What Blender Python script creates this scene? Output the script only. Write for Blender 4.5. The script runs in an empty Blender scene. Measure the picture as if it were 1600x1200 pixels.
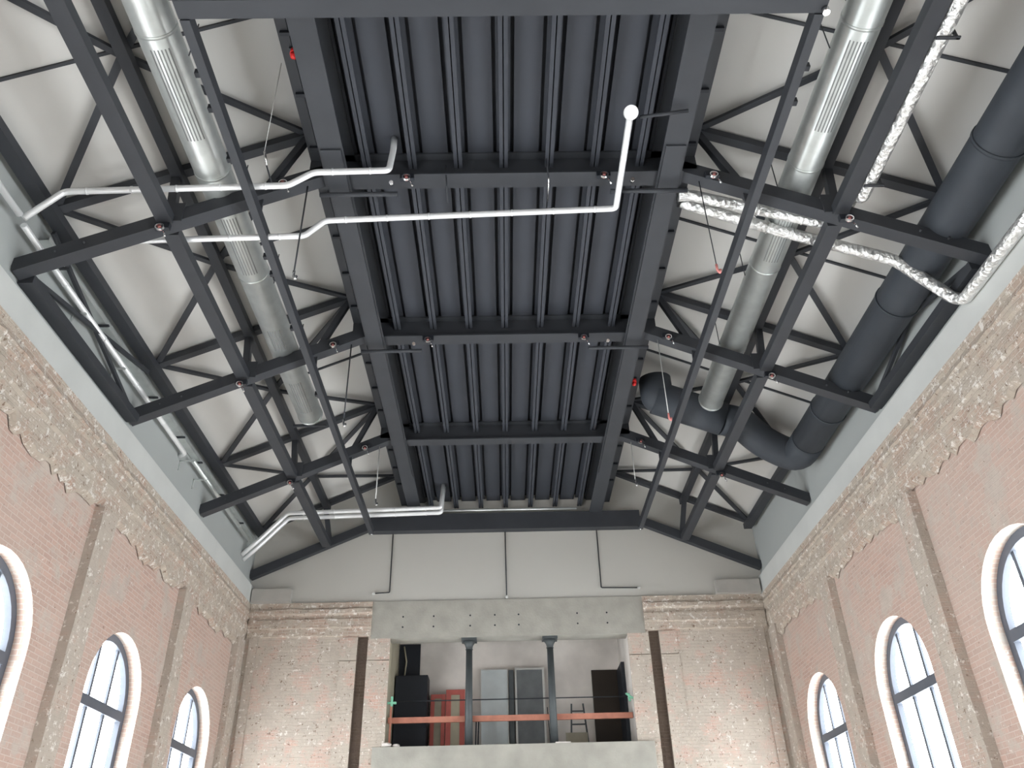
import bpy, math, random
from mathutils import Vector, Matrix

random.seed(7)
S = bpy.context.scene
COL = S.collection
CZ = 1.6            # eye height; h values below are heights above the eye

# ------------------------------------------------------------------ camera
YAW, PITCH, ROLL, FOC = 0.01866978, 0.57370838, -0.02696399, 1273.8
def cam_axes():
    f = Vector((math.sin(YAW)*math.cos(PITCH), math.cos(YAW)*math.cos(PITCH), math.sin(PITCH)))
    r0 = Vector((math.cos(YAW), -math.sin(YAW), 0)); u0 = r0.cross(f)
    r = math.cos(ROLL)*r0 + math.sin(ROLL)*u0
    u = -math.sin(ROLL)*r0 + math.cos(ROLL)*u0
    return r, u, f
r_, u_, f_ = cam_axes()
cd = bpy.data.cameras.new('camera'); cam = bpy.data.objects.new('camera', cd); COL.objects.link(cam)
cd.sensor_width = 36; cd.lens = FOC/1600*36; cd.clip_end = 200
cam.matrix_world = Matrix(((r_.x, u_.x, -f_.x, -.12), (r_.y, u_.y, -f_.y, 0), (r_.z, u_.z, -f_.z, CZ), (0, 0, 0, 1)))
S.camera = cam

# ------------------------------------------------------------------ world, light, exposure
W = bpy.data.worlds.new('overcast_sky'); S.world = W; W.use_nodes = True
bg = W.node_tree.nodes['Background']; bg.inputs[0].default_value = (.93, .97, 1, 1); bg.inputs[1].default_value = 9.0
S.view_settings.view_transform = 'Standard'; S.view_settings.look = 'None'
S.view_settings.gamma = 1; S.view_settings.use_curve_mapping = False
S.view_settings.exposure = 0.64
WIN_Y = [14.35-4*k for k in range(-1, 6)]          # 18.35 ... -5.65
WR, W_SPRING, W_SILL = 1.08, 3.12, .2              # arch radius, springing and sill (h of springing, z of sill)
def portal(x, y, sgn):
    l = bpy.data.lights.new('window_daylight', 'AREA'); l.shape = 'RECTANGLE'; l.size = 2.1; l.size_y = 5.1
    l.cycles.is_portal = True
    o = bpy.data.objects.new('window_daylight', l); COL.objects.link(o)
    o.location = (x, y, 3.2); o.rotation_euler = (0, math.radians(90*sgn), 0); o.rotation_euler[0] = 0
    l.size, l.size_y = 5.3, 2.1
for y in WIN_Y:
    portal(-7.15, y, -1); portal(7.15, y, 1)

# ------------------------------------------------------------------ materials
def nt(name):
    m = bpy.data.materials.new(name); m.use_nodes = True
    n = m.node_tree.nodes; return m, n, m.node_tree.links, n['Principled BSDF']
def plain(name, col, rough=.6, metal=0, var=.06, scale=3., bump=0, bscale=30, spec=.3):
    m, n, l, b = nt(name)
    b.inputs['Roughness'].default_value = rough; b.inputs['Metallic'].default_value = metal
    b.inputs['Specular IOR Level'].default_value = spec
    tc = n.new('ShaderNodeTexCoord'); no = n.new('ShaderNodeTexNoise'); no.inputs['Scale'].default_value = scale
    no.inputs['Detail'].default_value = 6
    l.new(tc.outputs['Object'], no.inputs['Vector'])
    r = n.new('ShaderNodeValToRGB'); l.new(no.outputs['Fac'], r.inputs[0])
    r.color_ramp.elements[0].position = .3; r.color_ramp.elements[1].position = .7
    r.color_ramp.elements[0].color = (*[c*(1-var) for c in col], 1); r.color_ramp.elements[1].color = (*[min(1, c*(1+var)) for c in col], 1)
    l.new(r.outputs[0], b.inputs['Base Color'])
    if bump:
        n2 = n.new('ShaderNodeTexNoise'); n2.inputs['Scale'].default_value = bscale; n2.inputs['Detail'].default_value = 8
        l.new(tc.outputs['Object'], n2.inputs['Vector'])
        bm = n.new('ShaderNodeBump'); bm.inputs['Strength'].default_value = bump; bm.inputs['Distance'].default_value = .02
        l.new(n2.outputs['Fac'], bm.inputs['Height']); l.new(bm.outputs[0], b.inputs['Normal'])
    return m

def masonry(name, brick1, brick2, mortar, plaster, cover, fleck=.0, dark=.0, bump=.6, stretch=1.0, bvis=1.0):
    """brick courses (UV in metres) partly covered by worn plaster; cover = plaster share 0..1"""
    m, n, l, b = nt(name); b.inputs['Roughness'].default_value = .92; b.inputs['Specular IOR Level'].default_value = .15
    uv = n.new('ShaderNodeUVMap'); uv.uv_map = 'UVMap'; tc = n.new('ShaderNodeTexCoord')
    br = n.new('ShaderNodeTexBrick'); l.new(uv.outputs[0], br.inputs['Vector'])
    br.inputs['Scale'].default_value = 1; br.inputs['Brick Width'].default_value = .25; br.inputs['Row Height'].default_value = .077
    br.inputs['Mortar Size'].default_value = .008; br.inputs['Mortar Smooth'].default_value = .3
    br.inputs['Color1'].default_value = (*brick1, 1); br.inputs['Color2'].default_value = (*brick2, 1); br.inputs['Mortar'].default_value = (*mortar, 1)
    def noise(sc, det=8, rough=.6, vec=None):
        k = n.new('ShaderNodeTexNoise'); k.inputs['Scale'].default_value = sc; k.inputs['Detail'].default_value = det
        k.inputs['Roughness'].default_value = rough; l.new(vec or tc.outputs['Object'], k.inputs['Vector']); return k
    def ramp(src, a, c):
        r = n.new('ShaderNodeMapRange'); r.inputs['From Min'].default_value = a; r.inputs['From Max'].default_value = c
        l.new(src, r.inputs['Value']); return r.outputs[0]
    def mix(fac, A, B):
        k = n.new('ShaderNodeMix'); k.data_type = 'RGBA'
        if isinstance(fac, float): k.inputs[0].default_value = fac
        else: l.new(fac, k.inputs[0])
        for s, v in ((k.inputs[6], A), (k.inputs[7], B)):
            if isinstance(v, tuple): s.default_value = (*v, 1)
            else: l.new(v, s)
        return k.outputs[2]
    # grime / bleaching over the bricks
    c = mix(ramp(noise(.55, 4).outputs['Fac'], .35, .7), br.outputs['Color'], mix(.45, br.outputs['Color'], plaster))
    a = .5 + (.5-cover)*.55
    f = ramp(noise(1.7, 10, .68).outputs['Fac'], a-.05, a+.05)
    pn = mix(ramp(noise(3.5, 8).outputs['Fac'], .35, .7), plaster, tuple(x*.86 for x in plaster))
    c = mix(f, c, pn)
    if fleck:
        f2 = ramp(noise(9, 6, .75).outputs['Fac'], .66-fleck*.2, .70-fleck*.2)
        c = mix(f2, c, (.78, .73, .68))
    if dark:
        f3 = ramp(noise(13, 5, .7).outputs['Fac'], .67-dark*.15, .72-dark*.15)
        c = mix(f3, c, (.24, .17, .13))
    l.new(c, b.inputs['Base Color'])
    bm = n.new('ShaderNodeBump'); bm.inputs['Strength'].default_value = bump; bm.inputs['Distance'].default_value = .03
    h = n.new('ShaderNodeMath'); h.operation = 'ADD'
    inv = n.new('ShaderNodeMath'); inv.operation = 'MULTIPLY'; inv.inputs[1].default_value = -.5*bvis; l.new(br.outputs['Fac'], inv.inputs[0])
    l.new(inv.outputs[0], h.inputs[0]); l.new(noise(14, 8, .7).outputs['Fac'], h.inputs[1])
    l.new(h.outputs[0], bm.inputs['Height']); l.new(bm.outputs[0], b.inputs['Normal'])
    return m

M = {}
M['steel'] = plain('dark_painted_steel', (.044, .047, .054), .5, 0, .08, 2)
M['steel_deck'] = plain('dark_painted_deck', (.046, .050, .061), .62, 0, .06, 1.2)
M['slope'] = plain('warm_grey_board', (.60, .585, .56), .9, 0, .03, .35)
M['gable'] = plain('grey_plaster_gable', (.50, .485, .45), .9, 0, .035, .3)
M['knee'] = plain('grey_knee_wall', (.40, .42, .415), .85, 0, .03, .4)
M['ledge'] = plain('light_grey_ledge', (.58, .59, .575), .85, 0, .05, 1)
M['brick'] = masonry('pink_brick', (.58, .40, .335), (.50, .35, .295), (.62, .51, .45), (.58, .49, .43), .40, .16, .14, .5)
M['brick_reveal'] = masonry('window_glare_reveal_brick', (.64, .44, .36), (.58, .43, .36), (.72, .64, .58), (.72, .66, .60), .38, .35, 0)  # paler copy of the wall brick, with window glare put into the colour
M['pilaster'] = masonry('worn_plaster_pilaster', (.52, .38, .31), (.5, .38, .32), (.56, .48, .42), (.53, .46, .395), .62, .42, .42)
M['cornice'] = masonry('rough_plaster_cornice', (.50, .36, .29), (.44, .33, .27), (.60, .52, .45), (.55, .475, .40), .56, .52, .45, .8)
M['endbrick'] = masonry('whitewashed_end_brick', (.60, .40, .33), (.55, .40, .34), (.62, .53, .46), (.56, .49, .42), .58, .36, .45, .7)
M['slot'] = masonry('brown_wall_chase', (.20, .15, .12), (.17, .13, .10), (.26, .21, .17), (.22, .17, .14), .5, 0, .2, .9)
M['concrete'] = plain('raw_concrete', (.38, .365, .325), .9, 0, .12, 2.2, .3, 20)
M['floor'] = plain('pale_screed_floor', (.60, .58, .55), .85, 0, .08, 1)
M['galv'] = plain('galvanised_duct', (.68, .71, .70), .36, .65, .10, 4)
M['galv_dark'] = plain('duct_slot_dark', (.27, .28, .28), .6, .4, .05, 4)
M['zinc'] = plain('white_zinc_pipe', (.90, .91, .92), .35, .35, .04, 4)
M['foil'] = None
def foil():
    m, n, l, b = nt('crinkled_foil'); b.inputs['Metallic'].default_value = .75; b.inputs['Roughness'].default_value = .28
    b.inputs['Base Color'].default_value = (.88, .88, .87, 1)
    tc = n.new('ShaderNodeTexCoord'); v = n.new('ShaderNodeTexVoronoi'); v.inputs['Scale'].default_value = 14
    no = n.new('ShaderNodeTexNoise'); no.inputs['Scale'].default_value = 22; no.inputs['Detail'].default_value = 6
    l.new(tc.outputs['Object'], v.inputs['Vector']); l.new(tc.outputs['Object'], no.inputs['Vector'])
    ad = n.new('ShaderNodeMath'); ad.operation = 'ADD'; l.new(v.outputs['Distance'], ad.inputs[0]); l.new(no.outputs['Fac'], ad.inputs[1])
    bm = n.new('ShaderNodeBump'); bm.inputs['Strength'].default_value = .9; bm.inputs['Distance'].default_value = .03
    l.new(ad.outputs[0], bm.inputs['Height']); l.new(bm.outputs[0], b.inputs['Normal']); return m
M['foil'] = foil()
M['insul'] = plain('black_rubber_insulation', (.048, .055, .066), .6, 0, .1, 2, .15, 10)
M['frame'] = plain('window_frame_paint', (.10, .11, .135), .5)
M['black'] = plain('black_panel', (.022, .025, .032), .5)
M['iron'] = plain('cast_iron_grey', (.085, .095, .10), .5, .2, .08, 5)
M['orange'] = plain('orange_primer_steel', (.48, .20, .14), .6, 0, .15, 5)
M['red'] = plain('red_primer_frame', (.46, .12, .10), .6, 0, .12, 4)
M['redlens'] = plain('red_lens', (.75, .03, .03), .25)
M['pink'] = plain('pink_lens', (.80, .30, .28), .2)
M['shine'] = plain('shiny_clamp', (.75, .75, .76), .2, 1)
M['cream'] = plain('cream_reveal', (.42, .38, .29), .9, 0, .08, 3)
M['backwall'] = plain('patchy_plaster_backwall', (.72, .67, .63), .9, 0, .2, .9)
M['sheet'] = plain('frosted_sheet', (.52, .56, .57), .4, 0, .06, 4)
M['pane_dark'] = plain('dusty_dark_pane', (.16, .17, .175), .25, 0, .15, 3)
M['alu'] = plain('pale_aluminium', (.6, .6, .58), .4, .3)
M['brown'] = plain('shaded_doorway_brown', (.045, .035, .028), .4, 0, .3, .8)
M['wood'] = plain('weathered_board', (.30, .27, .21), .8, 0, .15, 3)
M['green'] = plain('mint_green_clamp', (.25, .60, .42), .5)
M['white'] = plain('white_plaster_lump', (.75, .70, .66), .9, 0, .1, 9)
M['boxw'] = plain('pale_grey_box', (.42, .40, .37), .8)
def glass():
    m, n, l, b = nt('window_glass'); n.remove(b)
    t = n.new('ShaderNodeBsdfTransparent'); g = n.new('ShaderNodeBsdfGlossy'); g.inputs['Roughness'].default_value = .05
    t.inputs[0].default_value = (.96, .98, .98, 1)
    k = n.new('ShaderNodeMixShader'); k.inputs[0].default_value = .05
    l.new(t.outputs[0], k.inputs[1]); l.new(g.outputs[0], k.inputs[2])
    l.new(k.outputs[0], n['Material Output'].inputs[0]); return m
M['glass'] = glass()

# ------------------------------------------------------------------ mesh helpers
class MB:
    def __init__(s): s.v = []; s.f = []; s.uv = []; s.sm = []
    def face(s, pts, uvs=None, smooth=False):
        i = len(s.v); s.v += [tuple(p) for p in pts]; s.f.append(tuple(range(i, i+len(pts))))
        if uvs is None:
            a, b_, c = Vector(pts[0]), Vector(pts[1]), Vector(pts[2]); nn = (b_-a).cross(c-a)
            ax = max(range(3), key=lambda k: abs(nn[k]))
            uvs = [{0: (p[1], p[2]), 1: (p[0], p[2]), 2: (p[0], p[1])}[ax] for p in pts]
        s.uv.append(uvs); s.sm.append(smooth)
    def box(s, x0, x1, y0, y1, z0, z1):
        c = [(x, y, z) for z in (z0, z1) for y in (y0, y1) for x in (x0, x1)]
        for q in ((0, 2, 3, 1), (4, 5, 7, 6), (0, 1, 5, 4), (2, 6, 7, 3), (0, 4, 6, 2), (1, 3, 7, 5)):
            s.face([c[k] for k in q])
        return s
    def bar(s, a, b, w, d, up=(0, 0, 1), off=0.):
        """box section w across, d deep; a-b is the centre of its underside (off shifts along up)"""
        a, b = Vector(a), Vector(b); t = (b-a).normalized(); sd = t.cross(Vector(up)).normalized(); u = sd.cross(t).normalized()
        c = []
        for p in (a, b):
            for k, j in ((-1, 0), (1, 0), (1, 1), (-1, 1)): c.append(p + sd*k*w/2 + u*(j*d+off))
        for q in ((0, 1, 2, 3), (4, 7, 6, 5), (0, 4, 5, 1), (1, 5, 6, 2), (2, 6, 7, 3), (3, 7, 4, 0)):
            s.face([c[k] for k in q])
        return s
    def prism(s, prof, y0, y1, cap=True):
        """profile [(x,z)] swept along Y"""
        n = len(prof)
        for i in range(n):
            a, b = prof[i], prof[(i+1) % n]
            s.face([(a[0], y0, a[1]), (b[0], y0, b[1]), (b[0], y1, b[1]), (a[0], y1, a[1])])
        if cap:
            s.face([(p[0], y0, p[1]) for p in prof][::-1]); s.face([(p[0], y1, p[1]) for p in prof])
        return s
    def tube(s, pts, r, seg=16, cap=True, radii=None, bend=None):
        pts = [Vector(p) for p in pts]
        if bend:
            q = [pts[0]]; 
            for i in range(1, len(pts)-1):
                a, p, c = pts[i-1], pts[i], pts[i+1]; d = min(bend, (p-a).length*.45, (c-p).length*.45)
                A = p+(a-p).normalized()*d; C_ = p+(c-p).normalized()*d
                for k in range(7):
                    t = k/6; q.append(A*(1-t)**2 + p*2*t*(1-t) + C_*t*t)
            q.append(pts[-1]); pts = q
        R = radii or [r]*len(pts); rings = []; ref = None
        for i, p in enumerate(pts):
            t = (pts[min(i+1, len(pts)-1)]-pts[max(i-1, 0)])
            if i and i < len(pts)-1:
                t = (pts[i+1]-p).normalized()+(p-pts[i-1]).normalized()
            t.normalize()
            if ref is None: ref = Vector((0, 0, 1)) if abs(t.z) < .9 else Vector((0, 1, 0))
            u = (ref - t*ref.dot(t)).normalized(); ref = u; w = t.cross(u)
            k = 1.
            if 0 < i < len(pts)-1: k = 1/max(.75, math.cos((pts[i+1]-p).angle(p-pts[i-1])/2))
            rings.append([p + (u*math.cos(2*math.pi*j/seg)+w*math.sin(2*math.pi*j/seg))*R[i] for j in range(seg)])
        for i in range(len(rings)-1):
            for j in range(seg):
                j2 = (j+1) % seg; s.face([rings[i][j], rings[i][j2], rings[i+1][j2], rings[i+1][j]], smooth=True)
        if cap: s.face(rings[0][::-1]); s.face(rings[-1])
        return s
    def build(s, name, mat, parent=None, weld=True):
        me = bpy.data.meshes.new(name); me.from_pydata(s.v, [], s.f)
        uvl = me.uv_layers.new(name='UVMap'); k = 0
        for u in s.uv:
            for q in u: uvl.data[k].uv = q; k += 1
        me.materials.append(M[mat] if isinstance(mat, str) else mat)
        for p, sm in zip(me.polygons, s.sm): p.use_smooth = sm
        import bmesh
        b = bmesh.new(); b.from_mesh(me)
        if weld: bmesh.ops.remove_doubles(b, verts=b.verts, dist=1e-5)
        bmesh.ops.recalc_face_normals(b, faces=b.faces); b.to_mesh(me); b.free()
        o = bpy.data.objects.new(name, me); COL.objects.link(o)
        if parent: o.parent = parent; o.matrix_parent_inverse = parent.matrix_world.inverted()
        return o
def empty(name, loc):
    o = bpy.data.objects.new(name, None); COL.objects.link(o); o.location = loc; o.empty_display_size = .1
    o.matrix_world = Matrix.Translation(loc); return o
def tag(o, label, cat, group=None):
    o['label'] = label; o['category'] = cat
    if group: o['group'] = group
    return o
def struct(o): o['kind'] = 'structure'; return o
def P(x, y, h): return (x, y, h+CZ)
SIDE = {-1: 'left', 1: 'right'}

# ------------------------------------------------------------------ setting: walls
Y0, Y1 = -8., 20.5          # rear and end wall
XP, XG, XPIL = 6.67, 6.93, 6.52
H_CT, H_CB = 6.68, 5.58     # cornice top / bottom

def side_wall(sg):
    m = MB(); rev = MB(); z1 = H_CT+CZ; N = 18
    ys = sorted(WIN_Y)
    edges = [Y0]+[(a+b)/2 for a, b in zip(ys, ys[1:])]+[Y1]
    def q(m_, a, b, c, d): m_.face([a, b, c, d] if sg < 0 else [a, d, c, b])
    X = sg*XP; XR = sg*(XP+.30)
    for yc, ya, yb in zip(ys, edges, edges[1:]):
        spr = W_SPRING+CZ
        def R_(y_a, y_b, za, zb): q(m, (X, y_a, za), (X, y_b, za), (X, y_b, zb), (X, y_a, zb))
        R_(ya, yc-WR, 0, spr); R_(ya, yc-WR, spr, z1); R_(yc+WR, yb, 0, spr); R_(yc+WR, yb, spr, z1); R_(yc-WR, yc+WR, 0, W_SILL)
        pts = [(yc-WR*math.cos(math.pi*i/N), spr+WR*math.sin(math.pi*i/N)) for i in range(N+1)]
        for (a, za), (b, zb) in zip(pts, pts[1:]):
            q(m, (X, a, za), (X, b, zb), (X, b, z1), (X, a, z1))
        out = [(yc-WR, W_SILL)]+pts+[(yc+WR, W_SILL)]
        s_ = 0
        for (a, za), (b, zb) in zip(out, out[1:]):
            L = math.hypot(b-a, zb-za)
            rev.face([(X, a, za), (XR, a, za), (XR, b, zb), (X, b, zb)], uvs=[(0, s_), (.3, s_), (.3, s_+L), (0, s_+L)]); s_ += L
        rev.face([(X, yc-WR, W_SILL), (XR, yc-WR, W_SILL), (XR, yc+WR, W_SILL), (X, yc+WR, W_SILL)])
        # the outer skin of the wall around the opening
    o = struct(m.build('wall_'+SIDE[sg], 'brick'))
    r = rev.build('window_reveal', 'brick_reveal', o)
    # pilasters at the bays, on the wall
    for yc in (16.42, 12.42, 8.42, 4.42, .42, -3.58):
        b = MB(); yy = []; zs = [0+i*.3 for i in range(0, 24)]+[H_CB+CZ+.05]
        rnd = random.Random(int(yc*10)+sg)
        prev = None
        for z in zs:
            w = .27+rnd.uniform(-.012, .012); d = XPIL+rnd.uniform(-.006, .006)
            ring = [(sg*XP, yc-w, z), (sg*d, yc-w+.015, z), (sg*d, yc+w-.015, z), (sg*XP, yc+w, z)]
            if prev:
                for i in range(3): b.face([prev[i], prev[i+1], ring[i+1], ring[i]])
            prev = ring
        b.build('pilaster', 'pilaster', o)
    b = MB(); b.box(min(sg*XPIL, sg*XP), max(sg*XPIL, sg*XP), 19.95, 20.5, 0, H_CB+CZ+.2); b.build('corner_pilaster', 'pilaster', o)
    # projecting plastered cornice, stepped, with a ragged lower edge
    b = MB(); rnd = random.Random(31+sg)
    prof = [(.02, H_CB-.02), (.10, H_CB+.05), (.11, 5.83), (.13, 5.95), (.155, 6.0), (.155, 6.18), (.13, 6.2), (.13, 6.3), (.16, 6.33), (.16, 6.42), (.185, 6.45), (.15, 6.55), (.165, 6.68), (0, 6.69)]
    n = 230; prev = None
    for i in range(n+1):
        y = Y0+(Y1-Y0)*i/n; ring = []
        rag = .05*math.sin(y*1.7+sg)+.03*math.sin(y*4.3)+.03*math.sin(y*11)+rnd.uniform(-.06, .06)
        for k, (d, h) in enumerate(prof):
            dd = d+(rnd.uniform(-.012, .012) if 0 < k < len(prof)-2 else 0)
            hh = h+(rag if k < 2 else (rnd.uniform(-.012, .012) if k < len(prof)-2 else 0))
            if k == 2: hh = max(hh, H_CB+rag+.12)
            ring.append((sg*(XP-dd), y, hh+CZ))
        if prev:
            for k in range(len(ring)-1): b.face([prev[k], prev[k+1], ring[k+1], ring[k]])
        prev = ring
    b.build('cornice', 'cornice', o)
    return o
for sg in (-1, 1):
    side_wall(sg)
    # grey knee wall and the light ledge above the brick
    b = MB(); b.box(min(sg*6.62, sg*6.9), max(sg*6.62, sg*6.9), Y0, Y1, 7.1+CZ, 8.75+CZ)
    o = struct(b.build('wall_'+SIDE[sg]+'_upper', 'knee'))
    b = MB(); b.box(min(sg*6.53, sg*6.95), max(sg*6.53, sg*6.95), Y0, Y1, H_CT+CZ+.005, 7.15+CZ)
    struct(b.build('trim_ledge_'+SIDE[sg], 'ledge'))

b = MB(); b.box(-7.0, 7.0, Y0-.3, Y1+.4, -.2, 0); struct(b.build('floor', 'floor'))
b = MB(); b.box(-7.0, 7.0, Y0-.3, Y0, 0, 11.9); struct(b.build('wall_rear', 'slot'))  # unseen wall, coloured dark to keep bounced light off camera-facing steel

# sloped ceilings and the dark centre ceiling
def slope_h(x): return 8.66+.435*(6.4-abs(x))
for sg in (-1, 1):
    b = MB(); pr = [(sg*6.8, slope_h(6.8)+CZ), (sg*2.74, slope_h(2.74)+CZ), (sg*2.74, slope_h(2.74)+.2+CZ), (sg*6.8, slope_h(6.8)+.2+CZ)]
    b.prism(pr, Y0-.1, Y1+.2); struct(b.build('ceiling_slope_'+SIDE[sg], 'slope'))
    b = MB(); b.box(min(sg*2.70, sg*2.78), max(sg*2.70, sg*2.78), Y0, Y1, 9.45+CZ, slope_h(2.74)+.2+CZ); struct(b.build('ceiling_upstand_'+SIDE[sg], 'steel_deck'))
b = MB(); b.box(-2.85, 2.85, Y0-.1, Y1+.2, 9.60+CZ, 9.75+CZ); ceil_ = struct(b.build('ceiling', 'steel_deck'))
for k in range(-4, 4):
    xa, xb = max(k*.67+.15, -2.7), min((k+1)*.67-.15, 2.7)
    MB().box(xa, xb, Y0, Y1, 9.452+CZ, 9.50+CZ).build('ceiling_panel', 'steel_deck', ceil_)

# end wall --------------------------------------------------------
OL, OR, OB, OT = -2.93, 2.97, 3.25, 5.76
def endwall():
    b = MB(); Y = Y1
    def R_(x0, x1, h0, h1): b.face([(x0, Y, h0+CZ), (x1, Y, h0+CZ), (x1, Y, h1+CZ), (x0, Y, h1+CZ)])
    xs = [-6.7, -3.74, -3.48, OL, OR, 3.50, 3.76, 6.7]
    for i, (a, c) in enumerate(zip(xs, xs[1:])):
        if i in (1, 5): continue
        if i == 3: R_(a, c, -CZ, OB)
        else: R_(a, c, -CZ, 6.68)
    for a, c in ((-3.74, -3.48), (3.50, 3.76)): R_(a, c, 5.82, 6.68)
    o = struct(b.build('wall_end', 'endbrick'))
    # brown vertical chases
    for a, c in ((-3.74, -3.48), (3.50, 3.76)):
        b2 = MB(); d = .12
        zs = [-CZ+i*.25 for i in range(30)]; zs = [z for z in zs if z < 5.82]+[5.82]
        rnd = random.Random(3); prev = None
        for z in zs:
            j, k = rnd.uniform(-.02, .02), rnd.uniform(-.02, .02)
            ring = [(a, Y, z+CZ), (a+.01+j*.5, Y+d, z+CZ), (c-.01+k*.5, Y+d, z+CZ), (c, Y, z+CZ)]
            if prev:
                for q in range(3): b2.face([prev[q], prev[q+1], ring[q+1], ring[q]])
            prev = ring
        b2.face([(a, Y, 5.82+CZ), (a, Y+d, 5.82+CZ), (c, Y+d, 5.82+CZ), (c, Y, 5.82+CZ)])
        b2.build('wall_chase', 'slot', o)
    # cornice pieces
    for x0, x1 in ((-6.5, -3.42), (3.43, 6.5)):
        b3 = MB(); rnd = random.Random(int(x0*10)); prev = None
        prof = [(0, 5.84), (.05, 5.86), (.06, 6.02), (.09, 6.05), (.09, 6.26), (.05, 6.28), (.05, 6.36), (.12, 6.4), (.12, 6.5), (.07, 6.53), (.08, 6.68), (0, 6.69)]
        n = 26
        for i in range(n+1):
            x = x0+(x1-x0)*i/n
            ring = [(x, Y-d-(rnd.uniform(-.012, .012) if 0 < k < 11 else 0), h+CZ+(rnd.uniform(-.012, .012) if 0 < k < 10 else 0)) for k, (d, h) in enumerate(prof)]
            if prev:
                for k in range(len(ring)-1): b3.face([prev[k], prev[k+1], ring[k+1], ring[k]])
            else: b3.face(ring)
            prev = ring
        b3.face(prev[::-1]); b3.build('cornice', 'cornice', o)
    # raised borders of the brick field and the door-jamb piers
    for x0, x1, d in ((-6.42, -6.22, .05), (6.18, 6.40, .05)):
        MB().box(x0, x1, Y-d, Y, 0, 5.86+CZ).build('pilaster', 'pilaster', o)
    for x0, x1 in ((-3.48, OL), (OR, 3.50), (-4.15, -3.74), (3.76, 4.2)):
        b4 = MB(); b4.box(x0, x1, Y-.05, Y, 0, 5.22+CZ); b4.box(x0-.0, x1+.0, Y-.035, Y, 5.24+CZ, 5.80+CZ)
        b4.build('pier', 'endbrick', o)
    return o
endw = endwall()
b = MB(); pr = [(-6.9, 6.70), (6.9, 6.70), (6.9, slope_h(6.9)), (2.74, slope_h(2.74)), (-2.74, slope_h(2.74)), (-6.9, slope_h(6.9))]
b.prism([(x, h+CZ) for x, h in pr], Y1, Y1+.25); struct(b.build('wall_end_gable', 'gable'))
b = MB(); b.box(-3.42, 3.43, Y1-.04, Y1+.45, OT+CZ, 6.69+CZ); lint = struct(b.build('trim_concrete_lintel', 'concrete'))
for hh in (6.29, 6.03):
    for x in (-2.64, -1.87, -.95, -.33, .27, 1.75, 2.5):
        b = MB(); b.tube([P(x-.0, Y1-.046, hh), P(x, Y1-.03, hh)], .022, 10); b.build('tie_hole', 'black', lint)
b = MB(); b.box(-3.2, 3.35, Y1-.10, Y1+.35, 1.9+CZ, OB+CZ); struct(b.build('trim_balcony_parapet', 'concrete'))

# balcony room behind the opening
BY = 22.6; BF = 3.05
b = MB()
b.face([(-2.98, BY, BF+CZ), (3.2, BY, BF+CZ), (3.2, BY, 6.6+CZ), (-2.98, BY, 6.6+CZ)])
struct(b.build('wall_balcony_back', 'backwall'))
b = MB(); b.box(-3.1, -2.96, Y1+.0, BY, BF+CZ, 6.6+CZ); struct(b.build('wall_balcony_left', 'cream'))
b = MB(); b.box(2.99, 3.2, Y1+.0, BY, BF+CZ, 6.6+CZ); struct(b.build('wall_balcony_right', 'backwall'))
b = MB(); b.box(-3.1, 3.2, Y1+.3, BY, 6.45+CZ, 6.6+CZ); struct(b.build('ceiling_balcony', 'concrete'))
b = MB(); b.box(-3.1, 3.2, Y1+.3, BY, BF-.2+CZ, BF+CZ); struct(b.build('floor_balcony', 'concrete'))
b = MB(); b.box(-2.94, -2.38, BY-.05, BY-.005, 5.0+CZ, 6.17+CZ); d_ = struct(b.build('shaded_opening', 'black'))  # black slab for the unlit opening; its shade is put into the colour
b = MB(); b.tube([P(-2.78, BY-.1, 5.3), P(-2.74, BY-.1, 5.7), P(-2.82, BY-.1, 6.1)], .02, 8); b.build('hanging_cable', 'cream', d_)
b = MB(); b.box(2.22, 2.97, BY-.06, BY-.005, BF+CZ, 5.38+CZ); d_ = struct(b.build('shaded_doorway', 'brown'))  # brown slab for the dim door opening, shade painted as colour
b = MB(); b.box(2.90, 2.985, BY-1.0, BY-.06, BF+CZ, 5.35+CZ); b.build('shaded_reveal', 'black', d_)  # black slab painting the shade on the reveal beside the doorway

# ------------------------------------------------------------------ windows
def window(sg, yc, idx):
    e = empty('window_%d' % idx, (sg*XG, yc, W_SILL)); struct(e)
    x0, x1 = sorted((sg*(XG-.04), sg*(XG+.06))); spr = W_SPRING+CZ; N = 20
    R1, R2 = WR, WR-.13
    b = MB()
    def path(R, lo): return [(yc-R, lo)]+[(yc-R*math.cos(math.pi*i/N), spr+R*math.sin(math.pi*i/N)) for i in range(N+1)]+[(yc+R, lo)]
    o_, i_ = path(R1, W_SILL), path(R2, W_SILL+.1)
    for k in range(len(o_)-1):
        a, c, d, f = o_[k], o_[k+1], i_[k+1], i_[k]
        for x in (x0, x1): b.face([(x, *a), (x, *c), (x, *d), (x, *f)])
        b.face([(x0, *f), (x0, *d), (x1, *d), (x1, *f)])
        b.face([(x0, *a), (x0, *c), (x1, *c), (x1, *a)])
    b.box(x0, x1, yc-R1, yc+R1, W_SILL, W_SILL+.1)
    b.build('frame', 'frame', e)
    tz = 3.02+CZ
    MB().box(x0-.02, x1+.02, yc-R2, yc+R2, tz-.08, tz+.08).build('transom', 'frame', e)
    MB().box(x0, x1, yc-R2, yc+R2, 1.2+CZ-.05, 1.2+CZ+.05).build('transom', 'frame', e)
    for dy in (-.34, .34):
        top = spr+math.sqrt(R2**2-dy**2)
        MB().box(x0+.03, x1-.03, yc+dy-.035, yc+dy+.035, W_SILL+.1, top+.01).build('mullion', 'frame', e)
    g = MB(); pts = path(R2, W_SILL+.1); xg = sg*(XG+.01)
    g.face([(xg, *p) for p in pts]); g.build('pane', 'glass', e)
k = 1
for yc in WIN_Y:
    for sg in (-1, 1): window(sg, yc, k); k += 1

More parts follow.
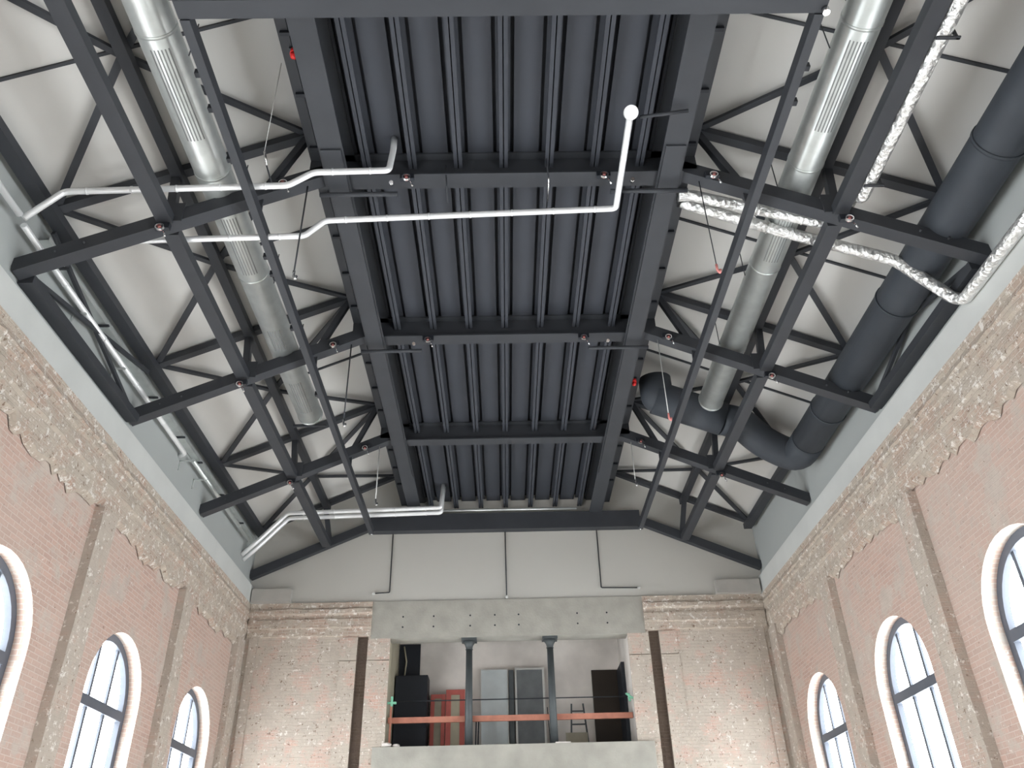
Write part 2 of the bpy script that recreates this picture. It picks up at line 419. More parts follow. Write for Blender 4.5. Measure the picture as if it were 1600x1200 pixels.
# ------------------------------------------------------------------ roof steel
BAY = [8.42, 12.37, 16.33, 20.38]
BN = ['nearest', 'second', 'third', 'end']
BW = ['the nearest roof truss', 'the second roof truss', 'the third roof truss', 'the end truss']
def ch(x): return 7.34+.435*(6.5-abs(x))      # underside of the lower chord
def rf(x): return 8.48+.435*(6.4-abs(x))      # underside of the rafters
LAB = ['dark steel roof truss nearest the viewer, white pipes and foil pipes crossing beside it',
       'dark steel roof truss in the middle of the hall, second from the viewer',
       'dark steel roof truss third from the viewer, in front of the end wall bay',
       'dark steel truss lying flat against the grey gable of the end wall']
for i, y in enumerate(BAY):
    e = empty('roof_truss', P(0, y, 8.95)); tag(e, LAB[i], 'roof truss', 'steel roof trusses')
    w = .20 if i < 3 else .16
    for sg in (-1, 1):
        xi = 2.5 if i < 3 else 3.3
        MB().bar(P(sg*6.58, y, ch(6.58)), P(sg*xi, y, ch(xi)), w, .22).build('lower_chord', 'steel', e)
        yr = y if i < 3 else y-.3
        MB().bar(P(sg*6.55, yr, rf(6.55)), P(sg*2.85, yr, rf(2.85)), .14, .12).build('rafter', 'steel', e)
        if i < 3:
            MB().bar(P(sg*4.72, y, ch(4.72)+.2), P(sg*4.80, y, rf(4.8)), .12, .12, (0, 1, 0), -.06).build('post', 'steel', e)
            MB().bar(P(sg*3.45, y, ch(3.45)+.2), P(sg*2.98, y, rf(3.0)), .10, .10, (0, 1, 0), -.05).build('web', 'steel', e)
            MB().box(sg*2.72-.12, sg*2.72+.12, y-.1, y+.1, ch(2.6)+CZ+.05, rf(2.7)+CZ).build('end_post', 'steel', e)
            for xx in (6.1, 5.75):
                bb = MB(); bb.tube([P(sg*xx, y-w/2-.04, ch(xx)+.12), P(sg*xx, y+w/2+.04, ch(xx)+.12)], .016, 8); bb.build('bolt', 'steel', e)
            MB().box(sg*4.68-.18, sg*4.68+.18, y-w/2-.03, y-w/2-.005, ch(4.68)+CZ+.02, ch(4.68)+.36+CZ).build('gusset_plate', 'steel', e)
        else:
            MB().bar(P(sg*4.68, y, ch(4.68)+.2), P(sg*4.8, y-.3, rf(4.8)), .12, .12, (0, 1, 0), -.06).build('post', 'steel', e)
    if i < 3:
        b = MB(); b.box(-2.62, 2.62, y-.14, y+.14, 9.0+CZ, 9.03+CZ); b.box(-2.62, 2.62, y-.02, y+.02, 9.03+CZ, 9.42+CZ)
        b.box(-2.62, 2.62, y-.14, y+.14, 9.42+CZ, 9.449+CZ); b.build('tie_beam', 'steel', e)
    else:
        b = MB(); b.box(-3.62, 3.58, 20.24, 20.48, 8.52+CZ, 8.98+CZ); b.build('tie_beam', 'steel', e)

for sg in (-1, 1):
    sd = SIDE[sg]
    # main girders beside the centre ceiling
    e = empty('main_girder', P(sg*2.4, 6, 8.95)); tag(e, 'long dark steel girder along the %s edge of the black centre ceiling' % sd, 'girder')
    MB().box(*sorted((sg*2.24, sg*2.58)), Y0, Y1, 8.95+CZ, 8.98+CZ).build('bottom_flange', 'steel', e)
    MB().box(*sorted((sg*2.40, sg*2.43)), Y0, Y1, 8.98+CZ, 9.42+CZ).build('web', 'steel', e)
    MB().box(*sorted((sg*2.20, sg*2.69)), Y0, Y1, 9.42+CZ, 9.449+CZ).build('top_flange', 'steel', e)
    MB().box(*sorted((sg*2.27, sg*2.55)), 7.75, 17.9, 8.92+CZ, 8.949+CZ).build('cover_plate', 'steel', e)
    MB().box(*sorted((sg*2.70, sg*2.84)), Y0, Y1, 9.35+CZ, 9.449+CZ).build('edge_angle', 'steel', e)
    y = 5.3
    while y < 19.8:
        if min(abs(y-q) for q in BAY) > .25:
            MB().box(*sorted((sg*2.62, sg*2.80)), y-.025, y+.025, 9.30+CZ, 9.348+CZ).build('clip', 'black', e)
        y += .92
    # lengthwise purlins
    tag(MB().box(*sorted((sg*6.30, sg*6.50)), 2.0, 20.2, 8.36+CZ, 8.50+CZ).build('eaves_purlin', 'steel'),
        'dark lengthwise purlin under the %s eaves, beside the grey upper wall' % sd, 'purlin')
    tag(MB().box(*sorted((sg*4.69, sg*4.85)), 2.0, 20.2, 9.10+CZ, 9.24+CZ).build('upper_purlin', 'steel'),
        'dark upper lengthwise purlin halfway up the %s ceiling slope, close under the boards' % sd, 'purlin')
    e = empty('lower_purlin', P(sg*4.68, 2, 8.07)); tag(e, 'broad dark lengthwise beam joining the %s lower chords of the trusses' % sd, 'beam')
    for ya, yb in ((2.0, 8.31), (8.53, 12.26), (12.48, 16.22), (16.44, 20.29)):
        MB().box(*sorted((sg*4.61, sg*4.82)), ya, yb, 8.11+CZ, 8.26+CZ).build('beam_length', 'steel', e)
    # wall-side braced frame between nearest and second truss
    e = empty('eaves_bracing_frame', P(sg*6.5, 8.6, 7.24)); tag(e, 'cross-braced dark steel frame above the %s wall between nearest and second truss' % sd, 'bracing')
    MB().box(*sorted((sg*6.40, sg*6.60)), 8.53, 12.26, 7.27+CZ, 7.41+CZ).build('bottom_bar', 'steel', e)
    MB().bar(P(sg*6.5, 8.62, 7.44), P(sg*6.42, 12.2, 8.27), .07, .05, (1, 0, 0), -.025).build('diagonal', 'steel', e)
    MB().bar(P(sg*6.44, 8.62, 8.27), P(sg*6.52, 12.15, 7.44), .07, .05, (1, 0, 0), -.025).build('diagonal', 'steel', e)

# flat braces in the ceiling slope, zig-zag per half bay
ZB = [4.45]+BAY
ZN = ['the picture top', 'the nearest truss', 'the second truss', 'the third truss', 'the end truss']
for sg in (-1, 1):
    for i in range(4):
        ya, yb = ZB[i], ZB[i+1]; ym = (ya+yb)/2
        if i == 3: yb -= .35
        for x0, part in ((6.38, 'outer'), (2.95, 'inner')):
            for (yy, wh) in ((ya, 0), (yb, 1)):
                hx = rf(x0)+.03; k = ZN[i] if wh == 0 else ZN[i+1]
                other = ZN[i+1] if wh == 0 else ZN[i]
                o = MB().bar(P(sg*x0, yy, hx), P(sg*4.83, ym, rf(4.83)+.03), .10, .05).build('roof_brace', 'steel')
                tag(o, '%s dark brace, %s ceiling slope, from %s towards %s' % (part, SIDE[sg], k, other), 'brace', 'ceiling slope braces')
        xo = 6.35 if sg > 0 or i == 0 else 4.7
        o = MB().bar(P(sg*xo, ym-.02, slope_h(xo)-.035), P(sg*2.86, ym-.02, slope_h(2.86)-.035), .045, .03).build('ceiling_rod', 'steel')
        tag(o, 'thin dark rod, %s ceiling slope, midway between %s and %s' % (SIDE[sg], ZN[i], ZN[i+1]), 'rod', 'thin rods under the ceiling slopes')

# joists of the centre ceiling
NM = ['leftmost', 'second from left', 'third from left', 'middle', 'third from right', 'second from right', 'rightmost']
for k in range(7):
    x = (k-3)*.67; e = MB()
    for s2 in (-1, 1):
        e.box(*sorted((x+s2*.008, x+s2*.062)), Y0, Y1, 9.24+CZ, 9.255+CZ)
        e.box(*sorted((x+s2*.008, x+s2*.02)), Y0, Y1, 9.255+CZ, 9.595+CZ)
        e.box(*sorted((x+s2*.05, x+s2*.062)), Y0, Y1, 9.255+CZ, 9.285+CZ)
    e.box(x-.10, x+.10, Y0, Y1, 9.50+CZ, 9.515+CZ)
    tag(e.build('ceiling_joist', 'steel_deck'), '%s of the seven dark joists running lengthwise under the black centre ceiling' % NM[k], 'joist', 'joists of the centre ceiling')

# suspended rectangular frame: two long tubes and a front beam
tu = {}
for sg in (-1, 1):
    e = empty('suspended_tube', P(sg*3.5, 5.5, 8.3)); tag(e, 'long square dark tube hung under the %s truss chords, running to the end wall' % SIDE[sg], 'tube')
    MB().box(*sorted((sg*3.45, sg*3.56)), 5.36, 19.9, 8.28+CZ, 8.45+CZ).build('tube_body', 'steel', e)
    for y in (6.1, 6.6, 7.4, 9.3, 9.7, 11.1, 13.2):
        if sg > 0 and y > 7: break
        MB().box(*sorted((sg*3.562, sg*3.64)), y-.035, y+.035, 8.34+CZ, 8.42+CZ).build('rail_clip', 'black', e)
    for y in (BAY[0], BAY[1], BAY[2]):
        b = MB(); b.bar(P(sg*3.5, y, 8.45), P(sg*3.5, y, ch(3.5)+.03), .08, .04, (0, 1, 0), -.02); b.build('hanger', 'steel', e)
    b = MB(); b.tube([P(sg*3.5, 19.87, 8.25), P(sg*3.5, 19.87, 8.3)], .035, 10); b.build('end_bolt', 'shine', e)
e = empty('front_beam', P(0, 5.3, 8.3)); tag(e, 'heavy dark cross beam at the very top of the picture joining the two suspended tubes', 'beam')
b = MB(); b.box(-3.57, 3.57, 5.14, 5.355, 8.30+CZ, 8.55+CZ); b.build('beam_body', 'steel', e)
MB().box(-3.6, 3.6, 5.10, 5.13, 8.29+CZ, 8.57+CZ).build('face_plate', 'steel', e)
b = MB(); b.tube([P(3.55, 5.3, 8.22), P(3.55, 5.3, 8.3)], .04, 12); b.build('corner_bolt', 'shine', e)

# ------------------------------------------------------------------ ducts
def duct(sg, x, h, r, y_end, slots, lab):
    e = empty('ventilation_duct', P(x, 4, h)); tag(e, lab, 'duct', 'silver ventilation ducts')
    b = MB(); b.tube([P(x, 1.5, h), P(x, y_end, h)], r, 40); b.build('duct_body', 'galv', e)
    for y in [3.5, 5.8, 8.0, 10.2, 12.5]:
        b = MB(); b.tube([P(x, y-.02, h), P(x, y+.02, h)], r+.007, 40); b.build('joint_band', 'galv', e)
    b = MB(); b.tube([P(x, y_end-.04, h), P(x, y_end+.012, h)], r+.012, 40); b.build('end_cap', 'galv', e)
    # slot outlets on the underside, facing the room
    for a, c in slots:
        b = MB(); base = math.radians(-90)-sg*math.radians(10)
        for k in range(6):
            an = base+(k-2.5)*.17-.035; an2 = an+.07
            pts = [P(x+(r+.004)*math.cos(q), yy, h+(r+.004)*math.sin(q)) for q, yy in ((an, a), (an2, a), (an2, c), (an, c))]
            b.face(pts)
        b.build('slot_outlet', 'galv_dark', e)
    for y in (BAY[0]+.1, BAY[1]+.1, 6.2, 10.5):
        if y > y_end: continue
        for s2 in (-1, 1):
            b = MB(); b.tube([P(x+s2*(r+.01), y, h), P(x+s2*(r+.01), y, slope_h(x)-.16)], .008, 6)
            b.build('hanger_wire', 'steel', e)
duct(-1, -4.10, 8.86, .25, 14.75, [(5.95, 7.3), (8.75, 10.0), (11.5, 12.1), (13.2, 14.3)], 'silver perforated round duct along the left ceiling slope, slotted outlets underneath')
duct(1, 4.30, 8.88, .25, 14.5, [(5.95, 7.3), (8.9, 9.9)], 'silver round duct along the right ceiling slope, capped end over the black duct')
tag(MB().bar(P(-4.45, 14.85, 8.62), P(-3.75, 14.85, 8.62), .05, .05).build('duct_support', 'steel'), 'short dark support bar under the capped end of the left silver duct', 'bracket')

e = empty('insulated_duct', P(6.22, 5, 7.95)); tag(e, 'thick black insulated duct along the right eaves, bending inwards before the third truss', 'duct')
b = MB(); path = [P(6.2, 1.5, 7.97), P(6.2, 15.2, 7.97), P(5.95, 15.75, 8.1), P(5.3, 15.6, 8.55), P(4.85, 15.1, 8.72), P(3.1, 14.65, 9.2)]
b.tube([P(6.2, 1.5, 7.97), P(6.2, 14.6, 7.97)], .33, 32); b.build('duct_body', 'insul', e)
b = MB(); b.tube([P(6.2, 14.6, 7.97), P(6.2, 15.42, 7.97), P(5.55, 15.42, 8.35), P(5.0, 15.0, 8.62), P(4.55, 14.9, 8.66)], .34, 32, bend=.5); b.build('bend', 'insul', e)
b = MB(); b.tube([P(4.6, 14.9, 8.66), P(3.2, 14.75, 9.13)], .36, 32); b.build('branch', 'insul', e)
b = MB(); b.tube([P(3.35, 14.76, 9.08), P(3.24, 14.74, 9.14), P(3.23, 14.7, 9.56)], .345, 32, bend=.2); b.build('branch_end', 'insul', e)
for y in (3.2, 6.9, 10.1, 13.4):
    b = MB(); b.tube([P(6.2, y-.025, 7.97), P(6.2, y+.025, 7.97)], .345, 32); b.build('joint_band', 'insul', e)

# ------------------------------------------------------------------ pipes
def pipe(name, pts, r, mat, label, cat='pipe', joints=(), bend=.07, group=None, jm=None, jr=1.12):
    e = empty(name, pts[0]); tag(e, label, cat, group)
    b = MB(); b.tube(pts, r, 20, bend=bend); b.build('pipe_body', mat, e)
    for a, c, n in joints:
        a, c = Vector(a), Vector(c)
        for k in range(n):
            q = a.lerp(c, (k+.5)/n); d = (c-a).normalized()*.012
            b = MB(); b.tube([q-d, q+d], r*jr, 20); b.build('coupling', jm or mat, e)
    return e
A = [P(-6.42, 7.95, 7.90), P(-6.05, 8.0, 8.44), P(-3.0, 8.0, 8.505), P(-2.67, 8.0, 8.76), P(-1.62, 8.0, 8.78), P(-1.58, 8.0, 9.2), P(-1.58, 8.0, 9.445)]
pipe('rain_pipe', A, .045, 'zinc', 'white silvery pipe crossing before the nearest truss and ending in a raised elbow', joints=[(A[1], A[2], 5), (A[3], A[4], 2)])
Bp = [P(-6.3, 8.85, 8.22), P(-5.82, 8.85, 8.30), P(-2.93, 8.85, 8.36), P(-2.66, 8.85, 8.66), P(1.65, 8.72, 8.70), P(1.65, 6.98, 8.70)]
e = pipe('rain_pipe', Bp, .045, 'zinc', 'long white pipe crossing the black centre ceiling and turning towards a round white cap', joints=[(Bp[1], Bp[2], 4), (Bp[3], Bp[4], 7)])
b = MB(); b.tube([P(1.65, 7.0, 8.70), P(1.65, 6.955, 8.655)], .095, 28); b.build('end_cap', 'zinc', e)
for k, (dy, dh, w) in enumerate(((19.4, 0, 'upper'), (19.56, -.07, 'lower'))):
    q = [P(-6.615, dy, 7.6+dh), P(-6.25, dy, 7.97+dh), P(-5.6, dy, 8.70+dh), P(-1.68, dy, 8.78+dh), P(-1.63, dy, 9.445)]
    pipe('rain_pipe', q, .055, 'zinc', 'shiny %s pipe of the pair crossing in front of the end wall truss' % w, joints=[(q[2], q[3], 5)])
pipe('wall_pipe', [P(-6.42, 3.0, 7.88), P(-6.42, 7.86, 7.88)], .045, 'zinc', 'shiny pipe on the left upper wall before the nearest truss')
pipe('wall_pipe', [P(-6.46, 8.05, 7.87), P(-6.46, 14.55, 7.87), P(-6.6, 14.65, 7.87)], .045, 'zinc', 'shiny pipe along the left upper wall between nearest and third truss, ending in an elbow', joints=[(P(-6.46, 8.6, 7.87), P(-6.46, 14, 7.87), 4)])
pipe('wall_pipe', [P(-6.46, 15.0, 7.95), P(-6.46, 19.3, 7.95)], .045, 'galv', 'dull silver pipe along the left upper wall past the third truss', joints=[(P(-6.46, 15.2, 7.95), P(-6.46, 19, 7.95), 3)])
e = empty('cable_tray', P(-6.55, 8.6, 8.2)); tag(e, 'grey cable tray along the left upper wall just under the eaves purlin', 'cable tray')
b = MB(); b.box(-6.60, -6.47, 8.62, 20.1, 8.12+CZ, 8.135+CZ); b.box(-6.47, -6.462, 8.62, 20.1, 8.12+CZ, 8.19+CZ); b.build('tray_body', 'galv', e)
for y in (9.2, 10.6, 12.8, 14.3, 15.4, 17.0, 18.6):
    MB().box(-6.615, -6.42, y-.02, y+.02, 8.09+CZ, 8.118+CZ).build('bracket', 'steel', e)
for y, nm in ((9.9, 'between the nearest and second truss, nearer one'), (11.4, 'between the nearest and second truss, farther one'), (14.75, 'just past the bright pipe elbow'), (15.6, 'shortly before the third truss')):
    b = MB(); b.box(-6.62, -6.40, y-.015, y+.015, 7.79+CZ, 7.82+CZ); b.box(-6.62, -6.60, y-.015, y+.015, 7.6+CZ, 7.82+CZ)
    tag(b.build('pipe_bracket', 'galv'), 'small pipe bracket on the left upper wall %s' % nm, 'bracket', 'pipe brackets on the left wall')

F1 = [P(2.62, 8.78, 9.0), P(2.80, 8.78, 9.02), P(3.46, 8.78, 8.80), P(4.72, 8.78, 8.40), P(4.92, 8.78, 8.40), P(4.92, 8.12, 8.36), P(4.92, 8.05, 8.14), P(4.92, 2.0, 8.14)]
e = pipe('foil_pipe', F1, .085, 'foil', 'foil-wrapped pipe from the centre past the nearest truss, then forwards beside the right beam', joints=[(F1[2], F1[3], 2)], bend=.1)
F2 = [P(2.72, 9.05, 9.16), P(2.86, 9.1, 9.14), P(3.85, 9.15, 8.76), P(4.55, 9.18, 8.50), P(5.79, 9.18, 8.03), P(6.36, 9.05, 7.18), P(6.44, 8.95, 7.08), P(6.44, 2.0, 6.98)]
e = pipe('foil_pipe', F2, .088, 'foil', 'foil-wrapped pipe dropping down the right slope to an elbow and running along the right wall', joints=[(F2[2], F2[3], 2)], bend=.12)
for y, nm in ((5.5, 'nearer the top of the picture'), (7.7, 'just before the nearest truss')):
    b = MB(); b.bar(P(4.80, y, 8.03), P(5.07, y, 8.03), .04, .02); b.bar(P(5.04, y, 8.03), P(5.04, y, 8.26), .04, .02, (0, 1, 0))
    tag(b.build('pipe_strap', 'steel'), 'dark strap holding the foil pipe beside the right beam, %s' % nm, 'strap', 'straps of the foil pipe')
for xx, y, nm in ((-1, BAY[0], 'left end of the nearest'), (1, BAY[0], 'right end of the nearest'), (-1, BAY[1], 'left end of the second'), (1, BAY[1], 'right end of the second')):
    pipe('sleeve_pipe', [P(xx*2.68, y+.05, 8.80), P(xx*1.55, y+.05, 8.80)], .035, 'steel', 'short dark pipe under the girder at the %s tie beam' % nm, group='dark sleeve pipes under the girders')
pipe('sleeve_pipe', [P(1.80, 7.15, 8.80), P(2.45, 7.12, 8.88)], .025, 'steel', 'short dark rod beside the round white cap under the right girder')
pipe('wall_conduit', [P(-1.95, 20.18, 8.99+.05), P(1.9, 20.18, 8.99+.05)], .03, 'galv', 'thin grey conduit lying along the top of the end tie beam')
for x, y, nm in ((.62, 8.1, 'right'), (-.85, 8.2, 'left')):
    pipe('hanger_rod', [P(x, y+.1, 9.2), P(x+.02, y+.13, 8.80), P(x+.02, 8.62, 8.76)], .012, 'shine' if x > 0 else 'steel', '%s small hook hanging over the nearest tie beam above the white pipe' % nm, 'hook')

# ------------------------------------------------------------------ fittings under the trusses
def fitting(x, y, h, lab):
    e = empty('truss_fitting', P(x, y, h)); tag(e, lab, 'fitting', 'small clamp fittings under the trusses')
    MB().box(x-.10, x+.10, y-.01, y+.06, h+CZ+.02, h+CZ+.12).build('bracket', 'black', e)
    b = MB(); pr = None; n = 18; r1, r2 = .062, .045
    for k in range(n+1):
        t = 2*math.pi*k/n; ring = [P(x+R*math.cos(t), y-.03-d, h+R*math.sin(t)*.9) for R, d in ((r1, 0), (r1, .035), (r2, .035), (r2, 0))]
        if pr:
            for q in range(4): b.face([pr[q], pr[(q+1) % 4], ring[(q+1) % 4], ring[q]])
        pr = ring
    b.build('clamp_ring', 'shine', e)
    b = MB(); b.tube([P(x, y-.055, h-.01), P(x, y-.05, h-.01), P(x, y, h)], .04, 14, radii=[.012, .024, .026]); b.build('lens', 'pink', e)
    b = MB(); b.tube([P(x+.06, y-.02, h-.06), P(x+.09, y-.02, h-.15)], .013, 8); b.build('lever', 'shine', e)
for i, (xs, y) in enumerate((((-4.72, -3.15, -1.40, 1.44, 3.02, 4.76), BAY[0]-.17), ((-4.72, -3.15, -1.42, 1.46, 3.02, 4.76), BAY[1]-.17), ((-4.72, -3.15, 3.05, 4.74), BAY[2]-.17))):
    for x in xs:
        if abs(x) > 4: where = 'at the %s beam joint' % ('left' if x < 0 else 'right')
        elif abs(x) > 2.5: where = 'between the %s girder and suspended tube' % ('left' if x < 0 else 'right')
        else: where = 'on the tie beam near the %s girder' % ('left' if x < 0 else 'right')
        h = (ch(x)-.02-(.14 if abs(x) > 4 else 0) if abs(x) > 2.5 else 8.86)
        fitting(x, y, h, 'shiny fitting with pinkish lens, %s truss, %s' % (BN[i], where))
# pale screws of the sleeve pipes
for (x, y, nm) in ((-1.62, BAY[0]-.1, 'left on the nearest'), (1.85, BAY[0]-.1, 'right on the nearest'), (-1.68, BAY[1]-.1, 'left on the second'), (1.9, BAY[1]-.1, 'right on the second')):
    b = MB(); b.tube([P(x, y-.08, 8.80), P(x, y, 8.84)], .03, 12); b.build('x', 'shine')
    o = b and bpy.data.objects['x']; o.name = 'screw_eye'; tag(o, 'small bright screw eye %s tie beam' % nm, 'screw eye', 'screw eyes on the tie beams')

# plumb cables with hooks
for sg, y, h0, h1, mt in ((1, BAY[0], 8.75, 7.2, 'steel'), (1, BAY[1], 8.75, 7.2, 'alu'), (1, BAY[2], 8.75, 7.85, 'alu'), (-1, BAY[0], 8.75, 7.2, 'steel'), (-1, BAY[1], 8.75, 7.2, 'steel'), (-1, BAY[2], 8.75, 7.5, 'alu')):
    i = BAY.index(y); e = empty('hanging_cable', P(sg*2.86, y, h1)); tag(e, 'cable hanging straight down from the %s truss beside the %s girder' % (BN[i], SIDE[sg]), 'cable', 'cables hanging from the trusses')
    b = MB(); b.tube([P(sg*2.86, y, h0+.2), P(sg*2.86, y, h1+.1)], .012 if sg < 0 else .008, 8); b.build('cable_line', mt, e)
    b = MB(); b.tube([P(sg*2.86, y, h1+.12), P(sg*2.86, y, h1+.02), P(sg*2.86+.03, y, h1-.03), P(sg*2.86+.04, y, h1+.03)], .018, 10, bend=.03); b.build('hook', 'pink' if sg > 0 and i < 2 else 'shine', e)
e = empty('turnbuckle_wire', P(-3.2, 7.7, 8.9)); tag(e, 'thin wire with shiny turnbuckle slanting from the left ceiling slope to the nearest truss', 'wire')
b = MB(); b.tube([P(-3.04, 7.03, 9.86), P(-3.33, 7.78, 8.95)], .006, 6); b.build('wire', 'alu', e)
b = MB(); b.tube([P(-3.33, 7.78, 8.95), P(-3.31, 7.9, 8.80)], .018, 10); b.build('turnbuckle', 'shine', e)
b = MB(); b.tube([P(-3.31, 7.9, 8.80), P(-3.30, 8.3, 8.74)], .012, 8); b.build('rod_end', 'steel', e)

# red alarm sounders
for x, y, nm in ((-2.66, 6.45, 'left girder close to the front beam'), (2.70, 14.3, 'right girder above the black duct branch')):
    e = empty('alarm_sounder', P(x, y, 9.3)); tag(e, 'small round red alarm sounder on the %s' % nm, 'alarm')
    MB().tube([P(x, y, 9.30), P(x, y, 9.22)], .055, 20).build('base', 'redlens', e)
    MB().tube([P(x, y, 9.22), P(x, y, 9.17), P(x, y, 9.15)], .05, 20, radii=[.05, .042, .015]).build('lens', 'redlens', e)
    MB().box(x-.07, x+.07, y-.03, y+.03, 9.30+CZ, 9.34+CZ).build('bracket', 'steel', e)

# gable wiring with small lamps
for nm, pts in (('left', [P(-3.02, 20.47, 8.55), P(-3.02, 20.47, 6.93), P(-3.42, 20.47, 6.91)]), ('middle', [P(-.03, 20.47, 8.55), P(-.02, 20.47, 6.75)]), ('right', [P(2.42, 20.47, 8.55), P(2.42, 20.47, 6.94), P(3.38, 20.47, 6.92)])):
    e = empty('wall_light', pts[-1]); tag(e, 'small bare lamp holder on %s black cable run down the grey gable' % nm, 'wall light', 'lamp holders on the gable')
    MB().tube(pts, .014, 8, bend=.03).build('cable_run', 'black', e)
    q = Vector(pts[-1]); MB().tube([q+Vector((0, .02, 0)), q+Vector((0, -.06, -.02)), q+Vector((0, -.1, -.03))], .045, 14, radii=[.03, .045, .03]).build('lamp_holder', 'alu', e)

# pale boxes in the gable corners
for sg in (-1, 1):
    x0, x1 = (-6.5, -5.5) if sg < 0 else (5.35, 6.48)
    e = MB().box(x0, x1, 20.32, 20.5, 6.70+CZ, 7.04+CZ)
    tag(e.build('boxing', 'boxw'), 'pale grey rectangular boxing on the brick ledge in the %s corner of the gable' % SIDE[sg], 'boxing')

# ------------------------------------------------------------------ things on the balcony
for x, nm in ((-.98, 'left'), (1.04, 'right')):
    e = empty('iron_column', P(x, 20.7, OB)); tag(e, '%s slender grey cast iron column in the balcony opening' % nm, 'column', 'iron columns of the balcony')
    MB().tube([P(x, 20.7, OB), P(x, 20.7, 5.52)], .085, 20, radii=[.095, .078]).build('shaft', 'iron', e)
    b = MB(); b.tube([P(x, 20.7, 5.50), P(x, 20.7, 5.53), P(x, 20.7, 5.60), P(x, 20.7, 5.70)], .1, 20, radii=[.095, .08, .10, .17]); b.build('capital', 'iron', e)
    MB().box(x-.19, x+.19, 20.53, 20.88, 5.70+CZ, 5.759+CZ).build('top_plate', 'iron', e)
    MB().box(x-.13, x+.13, 20.58, 20.83, OB+CZ, OB+.04+CZ).build('base_plate', 'iron', e)
e = empty('guard_rail', P(0, 20.84, 3.8)); tag(e, 'rusty orange horizontal guard rail across the balcony opening behind the columns', 'rail')
MB().box(-2.93, 2.97, 20.83, 20.90, 3.84+CZ, 3.97+CZ).build('rail_bar', 'orange', e)
tag(MB().tube([P(-2.93, 20.95, 4.36), P(2.97, 20.95, 4.36)], .014, 8).build('guard_wire', 'black'), 'thin black safety wire stretched across the balcony opening above the orange rail', 'wire')
e = empty('clamp_post', P(-2.82, 20.62, OB)); tag(e, 'slim orange post with a green clamp at the left jamb of the balcony', 'post')
MB().box(-2.86, -2.82, 20.60, 20.66, OB+CZ, 4.26+CZ).build('post', 'orange', e)
b = MB(); b.box(-2.93, -2.72, 20.58, 20.64, 4.23+CZ, 4.28+CZ); b.box(-2.85, -2.80, 20.57, 20.64, 4.18+CZ, 4.40+CZ); b.build('clamp', 'green', e)
b = MB(); b.bar(P(2.80, 20.6, 4.34), P(2.97, 20.6, 4.22), .06, .04); b.bar(P(2.88, 20.6, 4.36), P(2.9, 20.6, 4.18), .05, .04, (0, 1, 0))
tag(b.build('green_clamp', 'green'), 'small mint green clamp on the right jamb of the balcony', 'clamp')
e = empty('black_cabinet', P(-2.5, 22.1, BF)); tag(e, 'tall matt black cabinet standing at the left side of the balcony', 'cabinet')
MB().box(-2.93, -2.10, 21.9, 22.5, BF+CZ, 5.2+CZ).build('body', 'black', e)
MB().box(-2.92, -2.12, 21.87, 21.898, BF+.05+CZ, 5.17+CZ).build('door', 'black', e)
def leaning_frame(x0, x1, h1, y, mat, pane, label, name, post=.09, mid=False):
    e = empty(name, P((x0+x1)/2, y, BF)); tag(e, label, 'panel')
    b = MB(); lean = .12
    def pl(xa, xb, ha, hb, t, m_, nm, off=0):
        q = MB(); y1, y2 = y+lean*(ha-BF)/(h1-BF)+off, y+lean*(hb-BF)/(h1-BF)+off
        c = [P(xa, y1, ha), P(xb, y1, ha), P(xb, y2, hb), P(xa, y2, hb)]; d = [(p[0], p[1]+t, p[2]) for p in c]
        q.face(c); q.face(d[::-1])
        for k in range(4): q.face([c[k], c[(k+1) % 4], d[(k+1) % 4], d[k]])
        q.build(nm, m_, e)
    pl(x0, x0+post, BF, h1, .05, mat, 'stile'); pl(x1-post, x1, BF, h1, .05, mat, 'stile')
    pl(x0+post, x1-post, h1-post, h1, .05, mat, 'top_rail'); pl(x0+post, x1-post, BF, BF+post, .05, mat, 'bottom_rail')
    if mid: pl((x0+x1)/2-post/2, (x0+x1)/2+post/2, BF+post, h1-post, .05, mat, 'mullion')
    pl(x0+post, x1-post, BF+post, h1-post, .01, pane, 'pane', .02)
    return e
leaning_frame(-2.04, -1.66, 4.80, 22.2, 'red', 'wood', 'narrow red framed panel leaning by the black cabinet on the balcony', 'red_frame', .10)
leaning_frame(-1.64, -1.15, 4.90, 22.15, 'red', 'cream', 'red framed panel leaning behind the left iron column', 'red_frame', .13)
leaning_frame(-.74, -.02, 5.42, 22.25, 'alu', 'sheet', 'pale frosted panel leaning on the balcony back wall', 'glass_panel', .02)
leaning_frame(.16, .94, 5.44, 22.25, 'alu', 'pane_dark', 'dark glazed panel with pale frame leaning on the balcony back wall', 'glass_panel', .05)
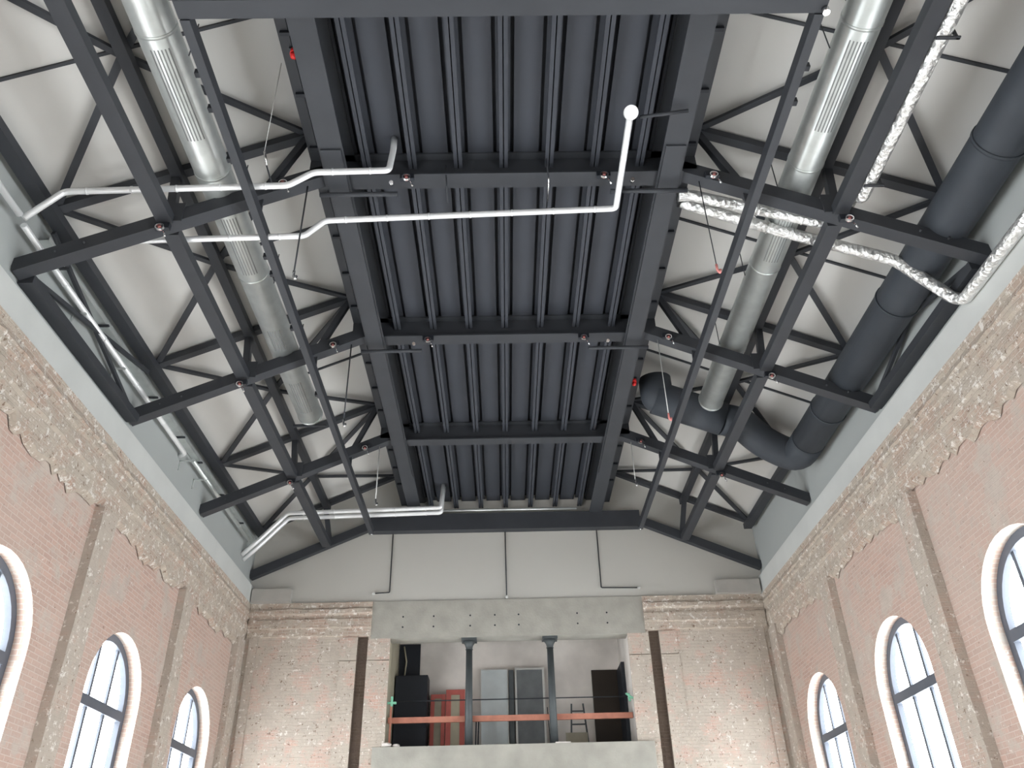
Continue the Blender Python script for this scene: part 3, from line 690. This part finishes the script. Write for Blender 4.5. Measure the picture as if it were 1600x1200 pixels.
tag(MB().box(.0, .13, 22.32, 22.4, BF+CZ, 5.38+CZ).build('dark_plank', 'iron'), 'dark upright plank between the two leaning glass panels', 'plank')
e = empty('step_ladder', P(1.72, 22.2, BF)); tag(e, 'small dark grey ladder standing on the balcony right of the columns', 'ladder')
for x, x2 in ((1.52, 1.62), (2.02, 1.92)):
    MB().bar(P(x, 22.1, BF), P(x2, 22.35, 4.5), .04, .04, (0, 1, 0)).build('stile', 'iron', e)
for k in range(4):
    h = BF+.25+k*.33; MB().bar(P(1.55+k*.02, 22.13+k*.06, h), P(1.99-k*.02, 22.13+k*.06, h), .04, .03).build('rung', 'iron', e)
tag(MB().box(1.40, 1.95, 21.9, 21.93, BF+CZ, 3.72+CZ).build('board', 'wood'), 'low brownish board standing in front of the ladder on the balcony', 'board')
for x, nm in ((-.86, 'left'), (-.80, 'right')):
    tag(MB().bar(P(x, 21.6, BF), P(x+.02, 21.9, 4.15), .03, .03, (0, 1, 0)).build('dark_pole', 'black'), '%s of two thin dark poles leaning behind the left iron column' % nm, 'pole')
tag(MB().bar(P(1.03, 21.9, BF), P(.98, 22.2, 4.4), .02, .02, (0, 1, 0)).build('dark_pole', 'black'), 'thin dark pole leaning beside the dark glazed panel', 'pole')
def lump(x, y, s, sd):
    import bmesh
    bm = bmesh.new(); bmesh.ops.create_icosphere(bm, subdivisions=2, radius=s); rr = random.Random(sd)
    for v in bm.verts: v.co *= rr.uniform(.8, 1.15); v.co.z *= .6; v.co.x *= 1.3
    me = bpy.data.meshes.new('rubble'); bm.to_mesh(me); bm.free(); me.materials.append(M['white'])
    o = bpy.data.objects.new('rubble_piece', me); COL.objects.link(o); o.location = P(x, y, OB+s*.55); return o
tag(lump(-2.90, 20.5, .10, 1), 'larger pale rubble lump on the left end of the balcony parapet', 'rubble')
tag(lump(-2.66, 20.52, .07, 2), 'smaller pale rubble lump beside the larger one on the parapet', 'rubble')
b = MB(); b.box(1.05, 1.4, 20.42, 20.5, OB+CZ, OB+.03+CZ); tag(b.build('mortar_strip', 'white'), 'flat white strip on the parapet at the foot of the right column', 'strip')
